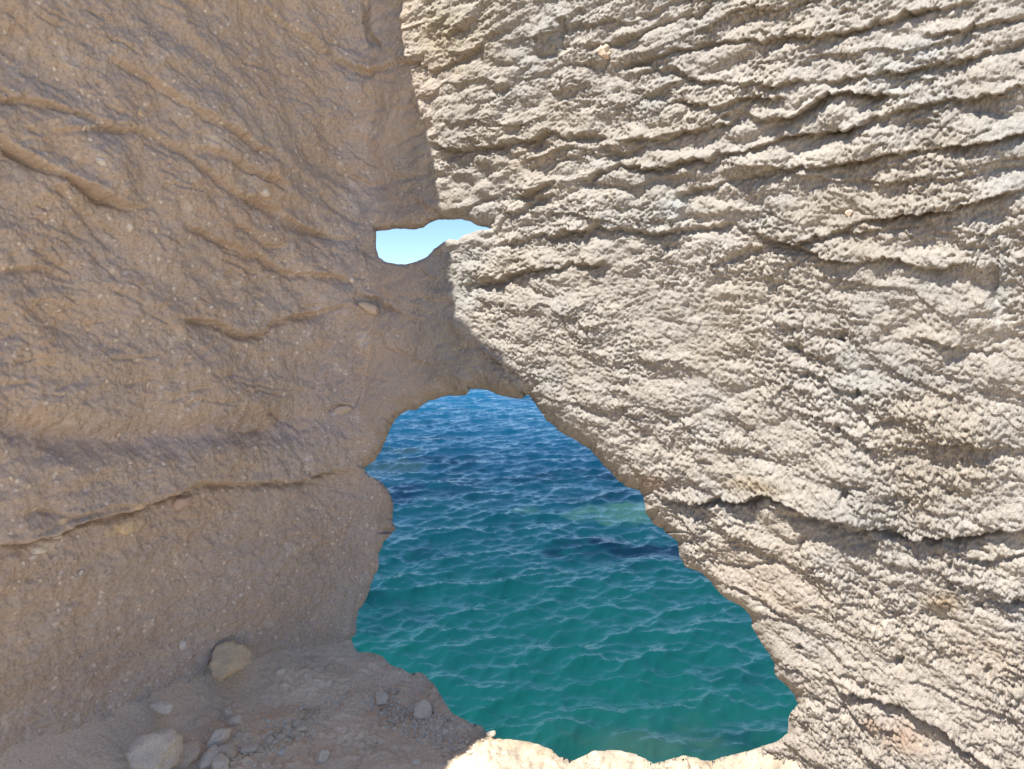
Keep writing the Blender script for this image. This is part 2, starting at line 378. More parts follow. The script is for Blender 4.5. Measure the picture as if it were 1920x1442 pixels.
def rock_material(name, base, dark, pale, ochre, speck=1.0, bump=0.5, grain=240.0):
    m, nt, b = new_mat(name)
    tc = nt.nodes.new('ShaderNodeTexCoord'); co = tc.outputs['Object']
    n1 = N(nt, 'ShaderNodeTexNoise', Scale=5.0, Detail=6.0, Roughness=0.6); nt.links.new(co, n1.inputs['Vector'])
    n2 = N(nt, 'ShaderNodeTexNoise', Scale=38.0, Detail=6.0, Roughness=0.68); nt.links.new(co, n2.inputs['Vector'])
    n3 = N(nt, 'ShaderNodeTexNoise', Scale=grain, Detail=4.0, Roughness=0.7); nt.links.new(co, n3.inputs['Vector'])
    c = mixc(nt, base, dark, ramp(nt, n1.outputs[0], [(.38, (0, 0, 0)), (.68, (1, 1, 1))]).outputs[0])
    c = mixc(nt, c, ochre, ramp(nt, n2.outputs[0], [(.52, (0, 0, 0)), (.72, (.55, .55, .55))]).outputs[0])
    # pale shelly flecks, of uneven size, in loose clusters
    v = N(nt, 'ShaderNodeTexVoronoi', Scale=70.0, Randomness=1.0)
    wv = nt.nodes.new('ShaderNodeVectorMath'); wv.operation = 'MULTIPLY_ADD'
    nt.links.new(n2.outputs[1], wv.inputs[0]); wv.inputs[1].default_value = (.02, .02, .02); nt.links.new(co, wv.inputs[2])
    nt.links.new(wv.outputs[0], v.inputs['Vector'])
    f = ramp(nt, v.outputs['Distance'], [(.16, (1, 1, 1)), (.34, (0, 0, 0))])
    sel = nt.nodes.new('ShaderNodeSeparateColor'); nt.links.new(v.outputs['Color'], sel.inputs[0])
    g = ramp(nt, sel.outputs[0], [(.78, (0, 0, 0)), (.82, (1, 1, 1))])
    mm = nt.nodes.new('ShaderNodeMath'); mm.operation = 'MULTIPLY'; nt.links.new(f.outputs[0], mm.inputs[0]); nt.links.new(g.outputs[0], mm.inputs[1])
    m2 = nt.nodes.new('ShaderNodeMath'); m2.operation = 'MULTIPLY'; nt.links.new(mm.outputs[0], m2.inputs[0]); m2.inputs[1].default_value = .7 * speck
    c = mixc(nt, c, pale, m2.outputs[0])
    # larger smeared pale scuffs
    n4 = N(nt, 'ShaderNodeTexNoise', Scale=14.0, Detail=7.0, Roughness=0.72); nt.links.new(co, n4.inputs['Vector'])
    c = mixc(nt, c, pale, ramp(nt, n4.outputs[0], [(.57, (0, 0, 0)), (.72, (.6 * speck,) * 3)]).outputs[0])
    # grain, light and dark
    c = mixc(nt, c, ramp(nt, n3.outputs[0], [(.3, (.62, .60, .58)), (.5, (1, 1, 1)), (.72, (1.22, 1.2, 1.16))]).outputs[0], 0.8, 'MULTIPLY')
    # small dark pits of old borings
    v2 = N(nt, 'ShaderNodeTexVoronoi', Scale=95.0, Randomness=1.0); nt.links.new(wv.outputs[0], v2.inputs['Vector'])
    s2 = nt.nodes.new('ShaderNodeSeparateColor'); nt.links.new(v2.outputs['Color'], s2.inputs[0])
    p1 = ramp(nt, v2.outputs['Distance'], [(.09, (1, 1, 1)), (.17, (0, 0, 0))]); p2 = ramp(nt, s2.outputs[1], [(.90, (0, 0, 0)), (.92, (1, 1, 1))])
    pm = nt.nodes.new('ShaderNodeMath'); pm.operation = 'MULTIPLY'; nt.links.new(p1.outputs[0], pm.inputs[0]); nt.links.new(p2.outputs[0], pm.inputs[1])
    pm2 = nt.nodes.new('ShaderNodeMath'); pm2.operation = 'MULTIPLY'; nt.links.new(pm.outputs[0], pm2.inputs[0]); pm2.inputs[1].default_value = .7
    c = mixc(nt, c, (.10, .075, .055), pm2.outputs[0])
    at = nt.nodes.new('ShaderNodeAttribute'); at.attribute_name = 'tint'
    c = mixc(nt, c, at.outputs['Color'], 1.0, 'MULTIPLY')
    nt.links.new(c, b.inputs['Base Color'])
    b.inputs['Roughness'].default_value = .93; b.inputs['Specular IOR Level'].default_value = .2
    # fine relief
    h = nt.nodes.new('ShaderNodeMath'); h.operation = 'MULTIPLY_ADD'; nt.links.new(n3.outputs[0], h.inputs[0]); h.inputs[1].default_value = .5
    nt.links.new(n2.outputs[0], h.inputs[2])
    bp = nt.nodes.new('ShaderNodeBump'); bp.inputs['Strength'].default_value = bump; bp.inputs['Distance'].default_value = .006
    nt.links.new(h.outputs[0], bp.inputs['Height']); nt.links.new(bp.outputs[0], b.inputs['Normal'])
    return m
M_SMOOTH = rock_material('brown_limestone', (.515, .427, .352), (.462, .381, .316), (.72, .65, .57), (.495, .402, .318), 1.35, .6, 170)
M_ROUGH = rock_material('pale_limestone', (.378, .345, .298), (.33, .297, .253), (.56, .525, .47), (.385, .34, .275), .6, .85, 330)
M_LEDGE = rock_material('dusty_limestone', (.78, .64, .50), (.72, .58, .44), (.82, .73, .61), (.74, .58, .42), .9, .5, 240)

# ------------------------------------------------------------------ the cliff: one sheet round the corner, two faces
def wall_axes():
    # columns: dense where the photo looks, coarse beyond
    xs = np.concatenate([np.linspace(-80, 640, 370), np.linspace(641.2, 760, 90), np.linspace(761.5, 2050, 830)])
    s = np.empty_like(xs)
    for i, x in enumerate(xs):
        t = (x - 960) / FPX * 1.0
        # ray in plan at eye height: (t', 1) with the pitch taken at mid height
        # left: CORNER + w*DL ; right: CORNER + r*DR
        w = (t * CORNER[1] - CORNER[0]) / (DL[0] - t * DL[1]); r = (t * CORNER[1] - CORNER[0]) / (DR[0] - t * DR[1])
        s[i] = -w if t < CORNER[0] / CORNER[1] else r
    s = np.sort(s)
    s = s[np.concatenate([[True], np.diff(s) > 2e-4])]
    left = -np.concatenate([np.linspace(-s[0] + .01, -s[0] + .7, 60), np.geomspace(-s[0] + .73, 6.0, 24)])[::-1]
    right = np.concatenate([np.linspace(s[-1] + .008, s[-1] + .7, 85), np.geomspace(s[-1] + .73, 6.0, 24)])
    return np.concatenate([left, s, right])
def plan(s, z):
    k = .075 + .11 * sstep(1.35, .85, z) + .02 * perlin(z * 4, z * 0 + .3, 16)
    s = s + .050 * fbm(z * 3.5, z * 0 + s * 2, 4, 17, .6) * np.exp(-(s / .25) ** 2)
    a = k * np.logaddexp(0, -s / k); b = k * np.logaddexp(0, s / k)
    xy = CORNER + a[..., None] * DL + b[..., None] * DR
    f = 1 / (1 + np.exp(np.clip(-s / k, -60, 60)))
    n = NL * (1 - f)[..., None] + NR * f[..., None]; n /= np.linalg.norm(n, axis=-1)[..., None]
    return xy, n

S = wall_axes()
Z_DENSE = np.linspace(-0.20, 1.98, 850); N_TOP = 40
cols = len(S); rows = len(Z_DENSE) + N_TOP
ss = np.tile(S, (rows, 1)); zz = np.empty((rows, cols))
zz[:len(Z_DENSE)] = Z_DENSE[:, None]
w_of = np.maximum(-S, 0)
top = np.where(S < 0.05, np.where(w_of < 1.6, np.maximum(crest_z(w_of), 2.06), np.maximum(crest_z(w_of), .45)), 3.6)
top = np.where(S < 0.05, top, 2.15 + 0.4 * sstep(.05, 2.5, S))
fr = (np.arange(1, N_TOP + 1) / N_TOP)[:, None]
zz[len(Z_DENSE):] = 1.98 + (top[None, :] - 1.98) * fr
low_end = top < 1.99                                           # beyond the frame the left face is lowered to let in sun and sky
zz[:, low_end] = np.linspace(-.20, 1, rows)[:, None] * 0 + (-.20 + (top[None, low_end] + .22) * np.linspace(0, 1, rows)[:, None])
ss = ss.ravel(); zz = zz.ravel()
xy, nrm = plan(ss, zz)
P0 = np.column_stack([xy, zz]); N3 = np.column_stack([nrm, np.zeros(len(nrm))])
px, py, wd = project(P0)
vis = wd > 0.25
px = np.where(vis, px, -9999); py = np.where(vis, py, -9999)

wob0 = .07 * fbm(zz * 5, zz * 0 + ss * 3, 3, 18)
fR = sstep(.0, .24, ss + wob0)                                    # 0 on the left face, 1 on the right
inframe = sstep(-240, -60, px) * sstep(2160, 1985, px) * sstep(-240, -60, py) * sstep(1690, 1500, py)
# -- left relief: broad swells, gentle lumps, pits
wx = px + 5 * perlin(ss * 22, zz * 22, 3) + 2.2 * perlin(ss * 75, zz * 75, 4); wy = py + 5 * perlin(ss * 22, zz * 22, 6) + 2.2 * perlin(ss * 75, zz * 75, 7)
tl_ = .62; ua = ss * math.cos(tl_) - zz * math.sin(tl_); vb = ss * math.sin(tl_) + zz * math.cos(tl_)
hl = .030 * perlin(ss * 2.1, zz * 2.6, 21) + .014 * fbm(ua * 3.6 + .3 * perlin(ss * 4, zz * 4, 28), vb * 10 + .6 * perlin(ss * 4, zz * 4, 29), 2, 22) * sstep(.45, 1.0, zz) + .009 * fbm(ss * 5, zz * 9, 3, 23)
hl += .0042 * fbm(ss * 34, zz * 40, 3, 24, .55)
fbig = fbm(ss * 6, zz * 6, 2, 25)
hl += .0022 * billow(ss * 120, zz * 130, 2, 26) * sstep(-.2, .5, fbig)
f1, f2, idc = worley(ss * 26, zz * 26, 31)
ph3 = vb / .032 + 1.4 * perlin(ss * 8, zz * 8, 33) + .5 * perlin(ss * 30, zz * 30, 34); sf3 = ph3 - np.floor(ph3)
hl += .0020 * (1 - sf3 ** .7 * sstep(0, .18, sf3)) * sstep(-.05, .5, perlin(ss * 7, zz * 9, 35))
hl += .0013 * billow(ua * 30, vb * 70, 3, 36, .6) * (.4 + sstep(-.3, .4, perlin(ss * 4, zz * 5, 37)))
hl -= .006 * sstep(.20, .05, f1) * (idc > .80) * (0.5 + fbig)
hl += 1.35 * sample(RL, wx, wy) * inframe
# -- right relief: stacked ledges, crumbly lumps, flaky grain
m_ = -.24 + .24 * sstep(.0, 1.7, zz)
q = zz - m_ * ss * .9
wq = .030 * fbm(ss * 4, zz * 4, 3, 50)
ph = (q + wq) / .085 + .5 * perlin(ss * 1.3, zz * 3, 51)
sawf = ph - np.floor(ph)
saw = sawf ** .8 * sstep(0.0, .07, sawf)                      # swells upwards... a bed rises to its lip, then the next one starts set back
amp = .5 + .9 * sstep(-.25, .5, perlin(ss * 3.1, q * 9, 52))
rough_up = sstep(.95, 1.25, zz)
hr = .035 * perlin(ss * 1.6 + 7, zz * 1.9, 53)
hr += (.005 + .003 * rough_up) * amp * (1 - saw)
A = ss; Bq = q
hr += (.007 + .004 * rough_up) * billow(A * 7, Bq * 15, 2, 54)
rgh = .58 + .68 * sstep(-.45, .55, fbm(A * 4.5, Bq * 8, 3, 90)) * (1 - .35 * sstep(.1, .6, perlin(A * 9 + 3, Bq * 20, 91)))
mic = np.zeros_like(ss)
mic += .0055 * fbm(A * 15, Bq * 34, 2, 55)
ja = .35 * perlin(ss * 30, zz * 30, 58); jb = .35 * perlin(ss * 30, zz * 30, 59)
g1, g2, gid = worley(A * 24 + ja, Bq * 46 + jb, 56)
mic += .0045 * (gid - .5) * sstep(.02, .16, g2 - g1) - .0025 * sstep(.16, .0, g2 - g1)
ph2 = (q + .6 * wq) / .026 + 1.1 * perlin(ss * 9, zz * 14, 61) + .5 * perlin(ss * 34, zz * 40, 62)
sf2 = ph2 - np.floor(ph2)
mic += .0036 * (1 - sf2 ** .7 * sstep(0, .12, sf2)) * (.35 + sstep(-.4, .5, perlin(ss * 11, q * 22, 63)))
mic -= .0036 * billow(A * 56, Bq * 112, 3, 57, .7)
mic += .0034 * fbm(A * 120, Bq * 200, 2, 60, .75)
g1p, _, gip = worley(A * 38 + ja, Bq * 52 + jb, 95)
mic -= .008 * sstep(.34, .10, g1p) * (gip > .72) * sstep(-.1, .4, perlin(A * 3.3, Bq * 4.2, 96))
hr += .9 * mic * rgh
hr *= .62 + .38 * sstep(.1, .6, ss)
wxr = wx + 5 * perlin(ss * 15, zz * 15, 64) + 3.5 * perlin(ss * 52, zz * 52, 65) + 2.2 * perlin(ss * 120, zz * 120, 66)
wyr = wy + 6 * perlin(ss * 13, zz * 15, 67) + 4.5 * perlin(ss * 48, zz * 52, 68) + 2.8 * perlin(ss * 115, zz * 120, 69)
hr += sample(RR, wxr, wyr) * inframe
sh = sstep(.30, .10, ss) * .0                                 # (kept level)
h = hl * (1 - fR) + hr * fR
# along the corner itself a soft crease
h = h + 0.0
drim = np.minimum(sample(SDF, px, py), 200) * vis + 200 * (~vis)
damp = .8 + .2 * sstep(0, 26, drim)
h = np.where(drim < 60, h * damp, h)
droop = np.array([0, 0, -.35])
P = P0 + N3 * h[:, None] + droop * (np.maximum(h, 0) * fR)[:, None]
px2, py2, _ = project(P)
P, drm = rim_push(np.where(vis, px2, -9999), np.where(vis, py2, -9999), P)
# colour that belongs to the stone: dust beds, lichen-yellow, rusty and grey patches (no light in it)
def patch(x, y, rx, ry, an=0.0):
    ca, sa = math.cos(an), math.sin(an); dx, dy = wx - x, wy - y
    u = (dx * ca + dy * sa) / rx; v = (-dx * sa + dy * ca) / ry
    return np.exp(-(u * u + v * v)) * vis
tl = np.ones((len(ss), 3))
def tinge(T, k, col): return T * (1 + k[:, None] * (np.array(col) - 1))
tl = tinge(tl, .8 * sstep(.1, .9, fbm(ss * 3, zz * 3, 4, 70) + .2), (1.0, .965, .925))
tl = tinge(tl, .9 * sstep(.15, .8, fbm(ss * 7, zz * 7, 4, 71)), (1.03, .985, .94))
tl = tinge(tl, .9 * sstep(.1, .8, fbm(ss * 5 + 9, zz * 6, 4, 72)), (.97, .985, 1.02))
band = np.exp(-((wy - (812 + 14 * np.sin(wx / 120))) / 30) ** 2) * vis * sstep(760, 600, wx)
tl = tinge(tl, band * (.6 + .4 * fbm(ss * 14, zz * 14, 3, 73)), (.86, .90, 1.04))
for (x, y, rx, ry, an, c, k) in [(115,165,60,28,.4,(1.10,1.11,1.14),1),(210,130,40,30,.5,(1.06,1.06,1.1),1),(310,410,36,20,.2,(1.16,1.18,1.24),1),(370,275,34,12,.3,(1.2,1.2,1.2),1),
    (75,1030,34,10,-.3,(1.25,1.28,1.36),1),(105,130,22,20,.4,(1.2,1.16,1.0),1),(250,190,60,22,.4,(1.1,.98,.86),1),(70,250,80,22,.3,(1.08,1.0,.88),1),(560,505,40,12,.3,(1.22,1.22,1.24),1),
    (235,990,34,14,-.2,(1.35,1.22,.86),1),(115,978,14,7,-.2,(1.35,1.22,.9),1),(262,948,14,9,-.2,(1.3,1.22,.95),1),(180,620,18,36,.1,(1.2,1.14,1.05),1),(335,620,30,14,.2,(1.25,1.2,1.1),1),
    (505,690,16,20,.2,(1.2,1.16,1.08),1),(100,590,60,26,.1,(1.08,1.0,.9),1),(640,680,40,90,.1,(.90,.92,1.0),.8),(700,300,30,140,.0,(.92,.93,.98),.6),(90,700,60,30,.1,(1.15,1.1,1.02),.8),
    (520,950,18,22,.6,(1.2,1.15,1.1),.8),(360,1050,60,25,-.2,(1.14,1.1,1.08),.8),(20,330,30,30,.2,(.94,.95,1.0),.7),(200,860,120,16,.0,(1.05,.99,.88),.8),(330,870,160,16,-.1,(1.04,.98,.88),.8)]:
    tl = tinge(tl, k * patch(x, y, rx, ry, an) * (.55 + .6 * fbm(ss * 30, zz * 30, 2, 74)), c)
tr = np.ones((len(ss), 3))
tr = tinge(tr, sstep(0, .8, fbm(ss * 3 + 4, zz * 4, 4, 75)), (1.01, .975, .93))
tr = tinge(tr, sstep(.1, .8, fbm(ss * 4 + 14, zz * 5, 4, 76)), (.95, .99, 1.03))
tr = tinge(tr, .8 * sstep(.2, .8, fbm(A * 9, Bq * 22, 3, 77)), (1.08, 1.07, 1.05))
tr = tinge(tr, sstep(1.4, 1.7, zz) * sstep(.8, .1, ss) * .5, (1.01, 1.0, .93))
tr = tinge(tr, sstep(.7, .2, zz) * .8, (1.05, 1.0, .97))
for (x, y, rx, ry, an, c, k) in [(1265,385,22,30,.2,(.98,1.08,1.16),1),(1880,530,14,60,.1,(.96,1.04,1.1),1),(1890,610,50,14,.2,(1.3,1.3,1.28),1),(1250,15,40,25,.3,(1.1,1.12,1.14),1),
    (1750,90,50,20,-.2,(1.08,1.12,1.16),1),(1770,1130,30,20,.2,(.80,.70,.56),1),(1700,1370,40,24,.3,(.92,.78,.70),1),(1640,1345,20,10,.3,(.9,.76,.68),1),(830,60,60,60,.2,(1.04,1.02,.92),1),(1225,900,30,14,.2,(.98,.82,.72),1),
    (1420,905,50,14,.1,(.95,.85,.68),.9)]:
    tr = tinge(tr, k * patch(x, y, rx, ry, an), c)
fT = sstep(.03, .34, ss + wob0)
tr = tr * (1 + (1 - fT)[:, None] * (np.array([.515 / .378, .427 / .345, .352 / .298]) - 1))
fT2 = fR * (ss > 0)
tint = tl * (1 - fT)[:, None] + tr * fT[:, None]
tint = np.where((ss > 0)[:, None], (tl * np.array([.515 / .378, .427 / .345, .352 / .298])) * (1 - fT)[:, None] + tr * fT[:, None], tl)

cliff = make_obj('cliff', None, kind='structure', label='limestone cliff corner pierced by two openings onto the sea')
split_c = int(np.searchsorted(S, 0.0))
G = np.arange(rows * cols).reshape(rows, cols)
for nm, c0, c1, mat, lab in (('rock_face', 0, split_c + 1, M_SMOOTH, 'smooth brown rock face in shade'), ('rock_face', split_c, cols, M_ROUGH, 'rough pale rock face in full sun')):
    id_ = G[:, c0:c1].ravel(); shp = (rows, c1 - c0)
    PV, FV_, TV = cut_and_line(P[id_], shp, np.where(vis[id_], project(P[id_])[0], -9999), np.where(vis[id_], project(P[id_])[1], -9999), .45, .14, tint[id_])
    # crest: the top of the cliff runs back from the face
    trow = (rows - 1) * (c1 - c0) + np.arange(c1 - c0); n0 = len(PV)
    cap = PV[trow] - N3[id_][trow] * 1.4 + np.array([0, 0, -.05])
    PV = np.concatenate([PV, cap]); TV = np.concatenate([TV, TV[trow]])
    a = trow[:-1]; c_ = n0 + np.arange(c1 - c0 - 1)
    FV_ = np.concatenate([FV_, np.stack([a, a + 1, c_ + 1, c_], 1)])
    used = np.zeros(len(PV), bool); used[FV_] = True; remap = np.cumsum(used) - 1
    me = mesh_from(nm, PV[used], remap[FV_], True, TV[used])
    make_obj(nm, me, [mat], cliff, label=lab)
    print(nm, len(PV), len(FV_))

# ------------------------------------------------------------------ the rock ledge we stand on
lx = np.concatenate([-np.geomspace(1.2, 7, 24)[::-1], np.linspace(-1.18, .75, 430), np.geomspace(.78, 7, 26)])
ly = np.concatenate([np.linspace(-8, 1.2, 34)[:-1], np.linspace(1.2, 2.3, 290)])
LX, LY = np.meshgrid(lx, ly); lshape = LX.shape; LX = LX.ravel(); LY = LY.ravel()
def ledge_z(X, Y, fine=True):
    rel = np.column_stack([X, Y]) - CORNER
    dl = rel @ NL; dr = rel @ NR
    near = sstep(.2, 1.0, Y) * (.35 + .65 * sstep(.02, .14, dl))
    z = .09 * np.exp(-np.maximum(dl + .02, -.05) / .085) + .04 * np.exp(-np.maximum(dl, 0) / .34) - .01 + .05 * np.exp(-np.maximum(dr, -.05) / .05)
    z = z + .012 * fbm(X * 5, Y * 5, 3, 80) + .006 * fbm(X * 16, Y * 16, 3, 81) * near + .02 * (1 - near) * fbm(X, Y, 3, 85)
    if fine: z = z + .0035 * billow(X * 45, Y * 45, 3, 82, .6) * near * (.5 + sstep(-.3, .4, fbm(X * 8, Y * 8, 2, 83))) * (1 + 1.3 * sstep(-.1, .1, X)) + .0016 * fbm(X * 150, Y * 150, 2, 84) * near
    return z
LZ = ledge_z(LX, LY)
LP = np.column_stack([LX, LY, LZ])
lpx, lpy, lw = project(LP); lvis = lw > .3
lpx = np.where(lvis, lpx, -9999); lpy = np.where(lvis, lpy, -9999)
LP, _ = rim_push(lpx, lpy, LP)
rel = LP[:, :2] - CORNER
keep = (rel @ NL > -.12) & (rel @ NR > -.16)
lt = np.ones((len(LX), 3)) * np.array([1.12, 1.08, .985])
lt = tinge(lt, sstep(0, .7, fbm(LX * 9, LY * 9, 4, 86)), (1.03, 1.04, 1.05)); lt = tinge(lt, sstep(0, .7, fbm(LX * 6 + 5, LY * 6, 4, 87)), (.95, .92, .88))
for (x, y, rx, ry, c) in [(650,1355,60,34,(1.16,1.18,1.22)),(590,1275,50,24,(1.1,1.11,1.13)),(730,1290,60,30,(1.08,1.08,1.1)),(760,1340,70,40,(.93,.87,.82)),(560,1400,60,30,(.96,.91,.86)),(300,1370,40,26,(1.16,1.14,1.08))]:
    lt = tinge(lt, np.exp(-((lpx - x) / rx) ** 2 - ((lpy - y) / ry) ** 2), c)
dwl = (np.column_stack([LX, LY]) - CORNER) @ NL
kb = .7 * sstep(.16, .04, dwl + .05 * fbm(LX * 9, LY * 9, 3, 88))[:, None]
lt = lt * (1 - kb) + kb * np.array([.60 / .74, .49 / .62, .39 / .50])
ksill = (sstep(820, 960, lpx) * sstep(1330, 1390, lpy))[:, None]  # sunlit sill painted darker to offset the sun, shaded ledge kept bright
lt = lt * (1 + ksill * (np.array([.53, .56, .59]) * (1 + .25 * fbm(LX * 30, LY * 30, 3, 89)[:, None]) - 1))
lt = np.where((LY < 1.25)[:, None], lt * .75, lt)
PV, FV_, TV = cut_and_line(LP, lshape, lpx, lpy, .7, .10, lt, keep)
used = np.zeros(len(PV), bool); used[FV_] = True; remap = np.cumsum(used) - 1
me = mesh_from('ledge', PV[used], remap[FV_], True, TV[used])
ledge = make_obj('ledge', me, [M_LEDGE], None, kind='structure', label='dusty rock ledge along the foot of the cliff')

def on_ledge(x, y):
    """where a sight line meets the ledge or the left face"""
    r_ = ray(x, y)
    ts = np.linspace(.6, 2.6, 1200); pts = EYE + ts[:, None] * r_
    below = pts[:, 2] < ledge_z(pts[:, 0], pts[:, 1], False)
    i = int(np.argmax(below)) if below.any() else len(ts) - 1
    return pts[i]

# ------------------------------------------------------------------ loose stones
def stone_mat(name, c, k=1.0):
    return rock_material(name, c, tuple(v * .86 for v in c), tuple(min(.8, v * 1.3) for v in c), (c[0] * 1.02, c[1] * .9, c[2] * .75), .5 * k, .5, 300)
M_OCHRE = stone_mat('ochre_stone', (.74, .58, .38)); M_BUFF = stone_mat('buff_stone', (.80, .68, .53)); M_BROWN = stone_mat('brown_stone', (.64, .51, .38))
M_GREY = stone_mat('grey_stone', (.80, .68, .53)); M_PALE = stone_mat('pale_stone', (.76, .69, .60)); M_PINK = stone_mat('pink_stone', (.58, .43, .35))
ICO = {}
def ico(n):
    if n not in ICO:
        bm = bmesh.new(); bmesh.ops.create_icosphere(bm, subdivisions=n, radius=1.0)
        ICO[n] = (np.array([v.co[:] for v in bm.verts]), np.array([[v.index for v in f.verts] for f in bm.faces])); bm.free()
    return ICO[n]
def stone_mesh(name, sx, sy, sz, seed, sub=4, cuts=11, rough=.06, flatten=None):
    V, F = ico(sub); V = V.copy(); rg = np.random.default_rng(seed)
    for _ in range(cuts):                                      # broken faces
        n = rg.normal(size=3); n /= np.linalg.norm(n); d = rg.uniform(.55, .85)
        k = V @ n - d; V = V - np.where(k > 0, k, 0)[:, None] * n * .97
    fl = sub > 2
    r = 1 + rough * (fbm(V[:, 0] * 2.2 + seed, V[:, 1] * 2.2 + V[:, 2] * 1.7, 4, seed) + .5 * fbm(V[:, 2] * 6 + seed, V[:, 0] * 6 + V[:, 1] * 5, 3, seed + 9))
    V = V * r[:, None] * np.array([sx, sy, sz])
    return mesh_from(name, V, F, fl, np.ones((len(V), 3)))
def put_stone(name, x, y, wpx, hpx, mat, seed, label=None, group=None, cat='stone', rot=0.0, thick=.6, sub=4, lift=.35, parent=None, tiltx=0.0, rough=.09, cuts=11, fwd=0.0):
    p = on_ledge(x, y) - ray(x, y) * fwd; dist = np.linalg.norm(p - EYE); k = dist / FPX
    rx, rv = wpx * .5 * k * 1.08, hpx * .5 * k * 1.12
    me = stone_mesh(name, rx, rv * 1.15, rv * thick + .2 * rx, seed, sub, cuts, rough)
    o = make_obj(name, me, [mat], parent)
    o.location = (p[0], p[1], p[2] + rv * lift); o.rotation_euler = (tiltx + .35, 0, rot)
    if label: o['label'] = label; o['category'] = cat
    if group: o['group'] = group
    return o
put_stone('stone', 427, 1250, 70, 54, M_OCHRE, 4, fwd=.05, label='ochre angular stone wedged in the hollow at the foot of the brown wall', rot=.3, lift=.25, rough=.14)
put_stone('stone', 306, 1331, 42, 22, M_GREY, 5, fwd=.03, label='flat grey oval stone on the slope above the big buff stone', rot=-.2, lift=.15)
put_stone('stone', 291, 1420, 78, 62, M_BUFF, 9, fwd=.03, rough=.14, label='largest buff stone, cut by the bottom edge', rot=.7, lift=.25)
put_stone('stone', 343, 1424, 42, 50, M_BROWN, 13, 'brown upright slab leaning beside the largest buff stone', rot=-.5, lift=.25)
put_stone('stone', 428, 1343, 19, 25, M_BUFF, 15, 'small pointed buff stone upslope of the round grey pebble', rot=.3, lift=.3)
put_stone('stone', 441, 1357, 24, 18, M_GREY, 17, 'round grey pebble just below the small pointed buff stone', rot=.1, lift=.3)
put_stone('stone', 411, 1392, 27, 38, M_BUFF, 19, 'long pale stone standing over three chips near the bottom edge', rot=-.35, lift=.3)
put_stone('stone', 425, 1414, 30, 22, M_BROWN, 22, 'brown wedge shaped chip right below the long pale stone', rot=.2, lift=.3)
put_stone('stone', 394, 1426, 24, 32, M_GREY, 24, 'grey chip leaning left of the brown wedge shaped chip', rot=-.3, lift=.3)
put_stone('stone', 417, 1436, 28, 26, M_BUFF, 26, 'buff chip at the bottom edge under the brown wedge shaped chip', rot=.6, lift=.3)
put_stone('stone', 714, 1316, 24, 26, M_GREY, 28, 'pale grey lump at the upper left of the rubble patch near the drop', rot=.2, lift=.4)
put_stone('stone', 792, 1341, 33, 34, M_BUFF, 30, 'smooth buff stone in the middle of the rubble patch near the drop', rot=-.2, lift=.35, rough=.03)
put_stone('stone', 605, 1422, 26, 20, M_GREY, 33, 'single grey stone near the bottom edge below the line of pebbles', rot=.4, lift=.3)
put_stone('stone', 527, 1413, 14, 9, M_PALE, 35, 'small white shell like chip on the dusty ledge', rot=.5, lift=.4, sub=3)
put_stone('stone', 526, 1261, 17, 14, M_GREY, 37, 'small grey lump on the slope right of the ochre stone', rot=.5, lift=.3, sub=3)
put_stone('stone', 779, 1432, 17, 13, M_BUFF, 39, 'lone buff pebble near the bottom edge left of the sunlit sill', rot=.5, lift=.3, sub=3)
put_stone('stone', 921, 1378, 16, 10, M_BUFF, 42, 'small sunlit pebble on the lip at the left end of the bright sill', rot=.5, lift=.4, sub=3)

pebble_meshes = [stone_mesh('pebble', 1, .85, .6, 100 + i, 2, 9, .08) for i in range(8)]
for m_i, me in enumerate(pebble_meshes): me.materials.append([M_BUFF, M_GREY, M_BROWN, M_BUFF][m_i % 4])
def pebble(x, y, w, label, group, seed):
    rg = np.random.default_rng(seed); p = on_ledge(x, y); k = np.linalg.norm(p - EYE) / FPX * w * .5
    o = bpy.data.objects.new('pebble', pebble_meshes[seed % 8]); COL.objects.link(o)
    o.location = (p[0], p[1], p[2] + k * .25); o.scale = (k * rg.uniform(.85, 1.2), k * rg.uniform(.8, 1.15), k * rg.uniform(.7, 1.1))
    o.rotation_euler = (rg.uniform(-.4, .4), rg.uniform(-.4, .4), rg.uniform(0, 6.3))
    o['label'] = label; o['category'] = 'pebble'; o['group'] = group
line = [(456,1404,12),(470,1408,30),(487,1409,22),(497,1398,14),(505,1389,18),(515,1393,12),(520,1380,16),(528,1382,18),(537,1376,20),(541,1366,20),(548,1384,11),(553,1375,14),(557,1357,18),(566,1367,24),(571,1352,13),
        (575,1347,12),(563,1345,14),(580,1364,10),(583,1338,16),(590,1342,10),(594,1332,12),(602,1326,10),(508,1402,12),(480,1396,10),(446,1380,12),(437,1388,10),(450,1372,10),(577,1330,10),(610,1318,9),(570,1325,9)]
own = {1: 'broad flat grey chip at the lower left end of the line of pebbles', 2: 'brown chip touching the broad flat grey chip at the end of the pebble line',
       13: 'largest grey chip in the upper half of the line of pebbles'}
for i, (x, y, w) in enumerate(line):
    pebble(x, y, w, own.get(i) or 'small angular pebble in the line of crumbs running along the foot of the shaded slope', 'pebbles in the line along the slope foot', 200 + i)
patch_spots = []
rg = np.random.default_rng(77)
while len(patch_spots) < 42:
    t = rg.uniform(0, 1); x = 708 + 165 * t + rg.normal(0, 10); y = 1318 + 72 * t + rg.normal(0, 16)
    if sample(SDF_L, np.array([x]), np.array([y]))[0] < 16 or (x - 792) ** 2 + (y - 1341) ** 2 < 400: continue
    patch_spots.append((x, y, rg.uniform(8, 15)))
for i, (x, y, w) in enumerate(patch_spots):
    pebble(x, y, w, 'small brown pebble in the rubble patch near the drop to the sea', 'pebbles in the rubble patch', 300 + i)

